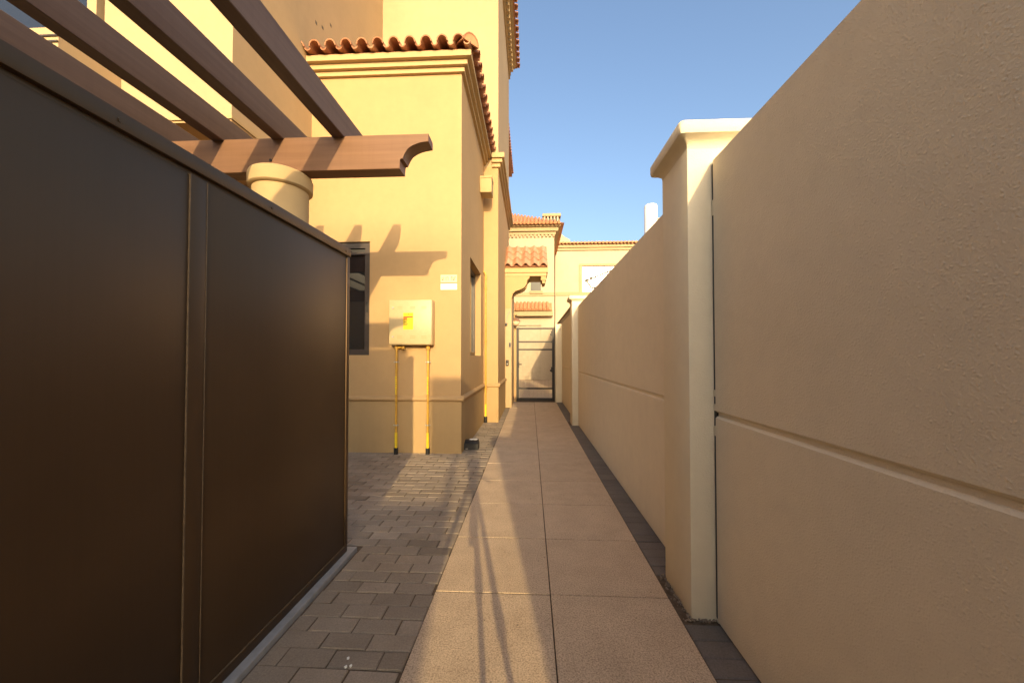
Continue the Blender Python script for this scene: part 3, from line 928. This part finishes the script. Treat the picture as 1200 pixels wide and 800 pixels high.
for i in range(nx):
    for r_ in range(3):
        d = r_ * slen / 3
        link('roof_tile', ST, None, pr_, (cx0 + pw * (i + 0.5), PY - 0.15 + d * math.cos(sl), cz + 0.035 + d * math.sin(sl)), (sl - 0.02, random.uniform(-.015, .015), random.uniform(-.01, .01)))
RT = tile_mesh('ridge_tile', 0.075, 0.068, 0.36, True, M['tile'])
for i in range(3):
    link('ridge_tile', RT, None, pr_, (cx0 + 0.345 * i + 0.36, PY + PDp - 0.08, ctop - 0.075), (0, 0, math.pi / 2))

# end post by the gate, wall piece on the left of the gate
GY = 10.3
gl, gr = at(605.5, 430, Y=GY).x, at(650, 430, Y=GY).x
t = thing('gate_pier', 'yellow rendered pier carrying the hinge side of the metal gate', 'pier', (gl - 0.1, GY, 0))
box('shaft', M['house'], t, UX + 0.02, gl - 0.012, GY - 0.09, GY + 0.12, -0.02, 2.35)
box('coping', M['trim'], t, UX + 0.02, gl + 0.005, GY - 0.11, GY + 0.14, 2.35, 2.40)
t = thing('gate_pier', 'beige rendered pier at the end of the boundary wall by the gate', 'pier', (0.8, GY, 0))
box('shaft', M['pillar'], t, gr + 0.012, 1.05, 10.112, GY + 0.15, -0.03, 2.05)
box('coping', M['pillar'], t, gr + 0.004, 1.06, 10.105, GY + 0.16, 2.05, 2.09)

gz = at(628, 384, Y=GY).z
ga = thing('metal_gate', 'narrow dark metal frame gate closing the end of the footpath', 'gate', ((gl + gr) / 2, GY, 0))
for a, b in ((gl, gl + 0.06), (gr - 0.07, gr)):
    box('stile', M['iron'], ga, a, b, GY - 0.02, GY + 0.02, 0.02, gz)
for yy, hh in ((385, 0.045), (400.5, 0.042), (409.5, 0.042), (455, 0.042), (467.5, 0.07)):
    z = at(628, yy, Y=GY).z
    box('rail', M['iron'], ga, gl + 0.06, gr - 0.07, GY - 0.015, GY + 0.015, z - hh / 2, z + hh / 2)
for i in range(1, 9):
    x = gl + 0.045 + (gr - gl - 0.105) * i / 9
    bm = bmesh.new(); tube(bm, (x, GY, at(628, 468, Y=GY).z), (x, GY, gz - 0.02), 0.0035, n=6); obj('rod', bm, M['door'], ga)
bm = bmesh.new()
hzz = at(609, 427, Y=GY).z
bx(bm, gl + 0.02, gl + 0.07, GY - 0.05, GY - 0.02, hzz - 0.09, hzz + 0.07); bx(bm, gl + 0.03, gl + 0.14, GY - 0.075, GY - 0.05, hzz - 0.01, hzz + 0.02)
obj('handle', bm, M['iron'], ga)
for zz in (at(646, 432, Y=GY).z, at(646, 390, Y=GY).z):
    bm = bmesh.new()
    bx(bm, gr - 0.10, gr - 0.02, GY - 0.055, GY - 0.02, zz - 0.09, zz + 0.05); bx(bm, gr - 0.13, gr - 0.08, GY - 0.05, GY - 0.02, zz - 0.07, zz - 0.02)
    obj('hinge', bm, M['iron'], ga)

# lantern, intercom, cable on the porch wall
lt = thing('wall_lantern', 'dome shaded wall lantern beside the metal gate', 'lamp', (at(604, 375, Y=GY - 0.3).x, GY - 0.3, 1.9))
lp = at(604.5, 376, Y=GY - 0.32)
bm = bmesh.new(); lathe(bm, [(0.01, lp.z + 0.09), (0.05, lp.z + 0.085), (0.09, lp.z + 0.05), (0.125, lp.z + 0.0), (0.13, lp.z - 0.012), (0.118, lp.z - 0.012)], lp.x, lp.y, 20)
obj('shade', bm, M['lampshade'], lt, smooth=True)
bm = bmesh.new(); lathe(bm, [(0.115, lp.z - 0.013), (0.105, lp.z - 0.06), (0.07, lp.z - 0.11), (0.02, lp.z - 0.13)], lp.x, lp.y, 20)
obj('globe', bm, M['plate'], lt, smooth=True)
bm = bmesh.new(); path_tube(bm, [(lp.x, lp.y, lp.z + 0.08), (lp.x, lp.y, lp.z + 0.14), (lp.x, lp.y + 0.12, lp.z + 0.16), (lp.x - 0.02, GY - 0.085, lp.z + 0.16)], 0.012)
obj('arm', bm, M['iron'], lt)
ip = at(594.5, 425, Y=PY)
ic = thing('intercom', 'small dark intercom unit on the porch wall', 'intercom', (ip.x, PY, ip.z))
box('body', M['iron'], ic, ip.x - 0.035, ip.x + 0.035, PY - 0.03, PY + 0.001, ip.z - 0.07, ip.z + 0.07, bev=0.008)
box('button', M['steel'], ic, ip.x - 0.012, ip.x + 0.012, PY - 0.034, PY - 0.029, ip.z - 0.04, ip.z - 0.016)
jp = at(597.5, 404, Y=PY)
jb = thing('junction_box', 'small grey junction box above the intercom', 'box', (jp.x, PY, jp.z))
box('body', M['kerb'], jb, jp.x - 0.025, jp.x + 0.025, PY - 0.03, PY + 0.001, jp.z - 0.06, jp.z + 0.06, bev=0.006)
box('cover', M['iron'], jb, jp.x - 0.018, jp.x + 0.018, PY - 0.034, PY - 0.0295, jp.z - 0.05, jp.z + 0.05)
kp = at(593, 380, Y=PY)
cm = thing('camera_bracket', 'dark bracket and hanging cable high on the porch wall', 'bracket', (kp.x, PY, kp.z))
box('plate', M['iron'], cm, kp.x - 0.03, kp.x + 0.03, PY - 0.05, PY + 0.001, kp.z - 0.035, kp.z + 0.03, bev=0.006)
bm = bmesh.new(); path_tube(bm, [(kp.x, PY - 0.012, kp.z), (kp.x + 0.03, PY - 0.012, kp.z + 0.2), (kp.x + 0.09, PY - 0.012, kp.z + 0.32)], 0.007, 6); obj('cable', bm, M['kerb'], cm)
# water tap with a red handle by the gate foot
tp = at(601.5, 470, Y=GY - 0.2)
ta = thing('garden_tap', 'little red handled garden tap low beside the gate pier', 'tap', (tp.x, tp.y, 0))
bm = bmesh.new(); path_tube(bm, [(tp.x, tp.y, -0.01), (tp.x, tp.y, 0.13), (tp.x - 0.0, tp.y - 0.06, 0.13), (tp.x, tp.y - 0.07, 0.09)], 0.012); obj('spout', bm, M['pipe'], ta, smooth=True)
box('handle', M['label_r'], ta, tp.x - 0.035, tp.x + 0.035, tp.y - 0.01, tp.y + 0.01, 0.142, 0.16, bev=0.004)
box('stem', M['steel'], ta, tp.x - 0.006, tp.x + 0.006, tp.y - 0.006, tp.y + 0.006, 0.125, 0.143)

# ------------------------------------------------------------------ beyond the gate: lane and far houses
struct(box('lane', M['slab'], None, -12, 16, 10.45, 22.5, -0.05, -0.012))
HY = 20.0
t = thing('lane_wall', 'plain cream wall running along the lane beyond the gate', 'wall', (1.6, 15, 0))
box('panel', M['far'], t, 1.36, 1.6, 11.2, HY - 0.01, -0.05, 2.84)
box('coping', M['far_trim'], t, 1.33, 1.63, 11.17, HY - 0.01, 2.84, 2.9)
fh = thing('far_villa', 'pale cream villa with hipped tile roof and slotted chimney beyond the gate', 'house', (-1, HY, 0))
fr = at(649.5, 300, Y=HY).x
ez = at(620, 266, Y=HY).z
gd = (-0.9, at(634, 430, Y=HY).x, 0.0, 2.9)
boxes('wall', M['far'], fh, wall_cells('x', HY, 0.3, -8.0, fr, 0.0, ez, [gd]) + [(-8, fr, HY + 0.3, 27.5, 0, ez)])
bm = bmesh.new()
for za, zb_, p in ((ez - 0.44, ez - 0.28, 0.08), (ez - 0.28, ez - 0.07, 0.2), (ez - 0.07, ez + 0.02, 0.32)):
    bx(bm, -8.0, fr + p, HY - p, HY, za, zb_); bx(bm, fr, fr + p, HY, 27.4, za, zb_)
fc = obj('cornice', bm, M['far_trim'], fh)
bm = bmesh.new()
xx = -3.0
while xx < fr: bx(bm, xx, xx + 0.10, HY - 0.10, HY, ez - 0.56, ez - 0.44); xx += 0.2
obj('dentil_row', bm, M['far_trim'], fc)['kind'] = 'stuff'
bm = bmesh.new()
A = [(-9, HY - 0.5, ez + 0.02), (fr + 0.5, HY - 0.5, ez + 0.02), (fr + 0.5, 27.9, ez + 0.02), (-9, 27.9, ez + 0.02)]
Bp = [(-6, HY + 3.6, ez + 2.25), (fr - 3.6, HY + 3.6, ez + 2.25)]
va = [bm.verts.new(p) for p in A] + [bm.verts.new(p) for p in Bp]
for f in ((0, 1, 5, 4), (1, 2, 5), (2, 3, 4, 5), (3, 0, 4), (3, 2, 1, 0)): bm.faces.new([va[i] for i in f])
frf = obj('roof', bm, M['tile_far'], fh)
bm = bmesh.new()
xx = -3.5
while xx < fr + 0.4:      # barrel rows of the front slope, each up to the hip
    d = min(4.0, max(0.15, fr + 0.5 - xx))
    tube(bm, (xx, HY - 0.55, ez + 0.03), (xx, HY - 0.5 + d, ez + 0.05 + 2.23 * d / 4.1), 0.075, n=8)
    xx += 0.2
o = obj('barrel_tile_rows', bm, M['tile_far'], frf); o['kind'] = 'stuff'
# lean to roof band and planked door
lz0, lz1 = at(620, 364, Y=HY - 0.3).z, at(620, 355, Y=HY).z
bm = bmesh.new(); prism(bm, [(HY - 0.55, lz0), (HY, lz1), (HY, lz0)], 'x', -5, fr - 0.15); lr = obj('lean_to_roof', bm, M['tile_far'], fh)
bm = bmesh.new()
xx = -2.5
while xx < fr - 0.2: tube(bm, (xx, HY - 0.6, lz0 + 0.03), (xx, HY, lz1 + 0.03), 0.07, n=8); xx += 0.2
o = obj('barrel_tile_rows', bm, M['tile_far'], lr); o['kind'] = 'stuff'
box('lean_to_fascia', M['far_trim'], fh, -5, fr - 0.1, HY - 0.42, HY, lz0 - 0.28, lz0 - 0.01)
dr = box('garage_door', M['door'], fh, gd[0], gd[1], HY + 0.12, HY + 0.2, 0.0, gd[3])
npl = 9
for i in range(npl):
    a = gd[0] + (gd[1] - gd[0]) * i / npl
    b = gd[0] + (gd[1] - gd[0]) * (i + 1) / npl
    box('plank', M['door'], dr, a + 0.008, b - 0.008, HY + 0.09, HY + 0.121, 0.02, gd[3] - 0.02)
box('string_band', M['far_trim'], fh, -5, fr, HY - 0.05, HY, at(620, 347, Y=HY).z, at(620, 343, Y=HY).z)
# small window under the porch, blackened to stand in for the canopy's shaded underside
wz0, wz1 = at(628, 341, Y=HY).z, at(628, 325, Y=HY).z
box('window', M['black'], fh, at(622, 330, Y=HY).x, at(634, 330, Y=HY).x, HY - 0.02, HY + 0.05, wz0, wz1)
box('window_sill', M['far_trim'], fh, at(621, 330, Y=HY).x, at(636, 330, Y=HY).x, HY - 0.12, HY, wz0 - 0.15, wz0)
# chimney
chy = 26.4
k0, k1 = at(637, 256, Y=chy).x, at(656, 256, Y=chy).x
kz0, kz1, kz2 = at(645, 275, Y=chy).z, at(645, 253.5, Y=chy).z, at(645, 250.5, Y=chy).z
ch = boxes('chimney', M['far'], fh, [(k0 + 0.25, k1, chy + 0.3, chy + 0.9, kz0 - 2.5, kz1)])
for i in range(5):
    a = k0 + (k1 - k0) * (i / 5 + 0.02)
    box('chimney_post', M['far'], ch, a, a + 0.11, chy - 0.01, chy + 0.31, kz1 - 0.48, kz1)
box('chimney_base', M['far'], ch, k0, k1, chy, chy + 0.3, kz0 - 2.5, kz1 - 0.48)
box('chimney_dark', M['black'], ch, k0 + 0.05, k1 - 0.05, chy + 0.2, chy + 0.299, kz1 - 0.48, kz1 - 0.01)
box('chimney_cap', M['far_trim'], ch, k0 - 0.08, k1 + 0.08, chy - 0.08, chy + 1.0, kz1, kz2)
# swept parapet beside the chimney
bm = bmesh.new()
sp = [(650, 300), (650, 258), (655, 258), (656, 268), (658, 274), (661, 277), (664, 278.5), (668, 281), (668, 300)]
prism(bm, [(at(a, b, Y=chy + 0.4).x, at(a, b, Y=chy + 0.4).z) for a, b in sp], 'y', chy + 0.4, chy + 0.8)
obj('swept_parapet', bm, M['far'], fh)

RY = 25.5
f2 = thing('far_house', 'cream far house with a thin tile eave and a wide white window above the wall', 'house', (5, RY, 0))
qz = at(690, 284, Y=RY).z
rx0 = at(650.5, 300, Y=RY).x
wa, wb, wc, wd = at(682, 330, Y=RY).x, at(742, 330, Y=RY).x, at(700, 346, Y=RY).z, at(700, 311.5, Y=RY).z
boxes('wall', M['far'], f2, wall_cells('x', RY, 0.3, rx0, 16, 0, qz - 0.1, [(wa, wb, wc, wd)]) + [(rx0 + 0.01, 16, RY + 0.301, 32, 0, qz - 0.1)])
bm = bmesh.new()
for za, zb_, p in ((qz - 0.55, qz - 0.38, 0.1), (qz - 0.38, qz - 0.2, 0.2)): bx(bm, rx0 - p, 16, RY - p, RY, za, zb_)
obj('cornice', bm, M['far_trim'], f2)
bm = bmesh.new()
bx(bm, rx0 - 0.25, 16, RY - 0.3, 32, qz - 0.1, qz - 0.04)
er = obj('roof', bm, M['tile_far'], f2)
bm = bmesh.new()
xx = rx0 - 0.2
while xx < 14: tube(bm, (xx, RY - 0.42, qz - 0.12), (xx, RY + 0.6, qz + 0.06), 0.08, n=8); xx += 0.24
o = obj('barrel_tile_rows', bm, M['tile_far'], er); o['kind'] = 'stuff'
box('parapet', M['far'], f2, rx0 - 0.1, 16, RY + 0.55, RY + 0.8, qz - 0.1, qz + 0.16)
fwn = boxes('window', M['white'], f2, [(wa, wa + 0.08, RY + 0.08, RY + 0.16, wc, wd), (wb - 0.08, wb, RY + 0.08, RY + 0.16, wc, wd), (wa, wb, RY + 0.081, RY + 0.159, wd - 0.08, wd)])
n_ = 4
for i in range(n_):
    a = wa + 0.08 + (wb - wa - 0.16) * i / n_
    box('pane', M['glass_far'], fwn, a + 0.03, a + (wb - wa - 0.16) / n_ - 0.03, RY + 0.11, RY + 0.13, wc, wd - 0.08)
    if i: box('mullion', M['kerb'], fwn, a - 0.03, a + 0.03, RY + 0.09, RY + 0.15, wc, wd - 0.08)
boxes('window_surround', M['far_trim'], f2, [(wa - 0.2, wb + 0.2, RY - 0.06, RY, wd, wd + 0.14), (wa - 0.2, wa, RY - 0.05, RY, wc, wd)])
box('string_band', M['far_trim'], f2, rx0 - 0.02, 16, RY - 0.06, RY, at(700, 346, Y=RY).z, at(700, 342, Y=RY).z)
# water tank on its roof
tx = at(762.5, 250, Y=RY + 3).x
tz0, tz1 = qz - 0.04, at(762, 240.5, Y=RY + 3).z
tk = thing('water_tank', 'white cylindrical water tank on the far roof above the boundary wall', 'tank', (tx, RY + 3, tz0))
bm = bmesh.new(); lathe(bm, [(0.48, tz0 - 0.01), (0.48, tz1 - 0.12), (0.45, tz1 - 0.04), (0.38, tz1)], tx, RY + 3, 28); obj('body', bm, M['white'], tk, smooth=True)
bm = bmesh.new(); lathe(bm, [(0.16, tz1 - 0.01), (0.16, tz1 + 0.05), (0.1, tz1 + 0.07)], tx, RY + 3, 16); obj('lid', bm, M['white'], tk, smooth=True)
bm = bmesh.new(); tube(bm, (tx + 0.4, RY + 2.8, tz1 - 1.1), (tx + 0.75, RY + 2.8, tz1 - 1.1), 0.07); tube(bm, (tx + 0.7, RY + 2.8, tz0), (tx + 0.7, RY + 2.8, tz1 - 1.0), 0.06); obj('outlet', bm, M['far'], tk, smooth=True)

# television aerial behind the wall
ay = 9.2
q0, q1, q2 = at(687, 329, Y=ay), at(706, 321, Y=ay), at(693, 337, Y=ay)
an = thing('aerial', 'thin metal aerial poking above the boundary wall near its pillar', 'aerial', (q2.x + 0.1, ay, 0))
bm = bmesh.new(); path_tube(bm, [q0, q1, (q1.x + 0.25, ay, q1.z + 0.1)], 0.017, 8); obj('boom', bm, M['iron'], an)
bm = bmesh.new(); path_tube(bm, [q0, q2, (q2.x + 0.2, ay, q2.z - 0.02)], 0.017, 8); obj('loop', bm, M['iron'], an)
bm = bmesh.new(); tube(bm, (q1.x + 0.2, ay, -0.05), (q1.x + 0.2, ay, q1.z + 0.085), 0.02); obj('mast', bm, M['steel'], an)
bm = bmesh.new(); bx(bm, q0.x - 0.03, q0.x + 0.04, ay - 0.04, ay + 0.04, q0.z - 0.03, q0.z + 0.04); bx(bm, q0.x + 0.08, q0.x + 0.14, ay - 0.03, ay + 0.03, q0.z + 0.02, q0.z + 0.09); obj('amplifier', bm, M['iron'], an)

# ------------------------------------------------------------------ the camera's tripod (its shadow lies on the path)
tr = thing('camera_tripod', 'black camera tripod whose long shadow falls on the footpath', 'tripod', (0, -0.1, 0))
ty = -0.10
bm = bmesh.new(); tube(bm, (0, ty, 0.68), (0, ty, 1.06), 0.026); obj('centre_column', bm, M['black'], tr)
bm = bmesh.new(); bx(bm, -0.045, 0.045, ty - 0.035, ty + 0.035, 1.0, 1.12); tube(bm, (0.03, ty, 1.07), (0.17, ty - 0.05, 1.02), 0.011); obj('head', bm, M['black'], tr)
bm = bmesh.new(); bx(bm, -0.07, 0.07, ty - 0.04, ty + 0.03, 1.12, 1.225, bev=0.01); obj('camera_body', bm, M['black'], tr)
for fx, fy in ((0.30, -0.28), (-0.44, -0.12), (0.03, 0.28)):
    lgm = bmesh.new()
    top, foot_ = Vector((fx * 0.08, ty + fy * 0.08, 0.98)), Vector((fx, ty + fy, 0.0))
    mid = top.lerp(foot_, 0.45); mid2 = top.lerp(foot_, 0.74)
    tube(lgm, top, mid, 0.017); tube(lgm, mid, mid2, 0.013); tube(lgm, mid2, foot_, 0.010)
    lg = obj('leg', lgm, M['black'], tr)
    for m_ in (mid, mid2):
        bm = bmesh.new(); d = (foot_ - top).normalized() * 0.035; tube(bm, m_ - d, m_ + d, 0.022); obj('leg_lock', bm, M['black'], lg)

# ------------------------------------------------------------------ street side behind the camera (casts the long shadows)
SY = -5.2
def ux(u): return u - 0.148 * SY
def hz_(z, Y): return z + 0.27 * (Y - SY)
t = thing('street_house', 'cream street front building behind the viewpoint that shades the gate', 'house', (-3, SY - 1, 0))
box('wall', M['house'], t, -9, ux(-0.86), SY - 3, SY, 0, hz_(1.31, FY) - 0.08)
box('coping', M['trim'], t, -9.1, ux(-0.86) + 0.0, SY - 3.05, SY + 0.02, hz_(1.31, FY) - 0.08, hz_(1.31, FY))
t = thing('street_wall', 'low beige boundary wall across the lane behind the viewpoint', 'wall', (0.3, SY, 0))
box('panel', M['bwall'], t, ux(-0.86), ux(-0.20), SY - 0.2, SY - 0.02, 0, hz_(0, 3.1) - 0.06)
box('coping', M['pillar'], t, ux(-0.86), ux(-0.20) + 0.01, SY - 0.23, SY, hz_(0, 3.1) - 0.06, hz_(0, 3.1))
t = thing('street_sign', 'blank white board on a thin post behind the street wall', 'sign', (ux(-0.14), SY - 0.6, 0))
box('board', M['white'], t, ux(-0.54) + 0.05, ux(0.05) + 0.05, SY - 0.56, SY - 0.52, hz_(0.03, FY) + 0.09, hz_(0.955, FY) + 0.13)
for u in (-0.23,):
    box('post', M['steel'], t, ux(u) + 0.05, ux(u) + 0.10, SY - 0.62, SY - 0.561, -0.05, hz_(0.9, FY))
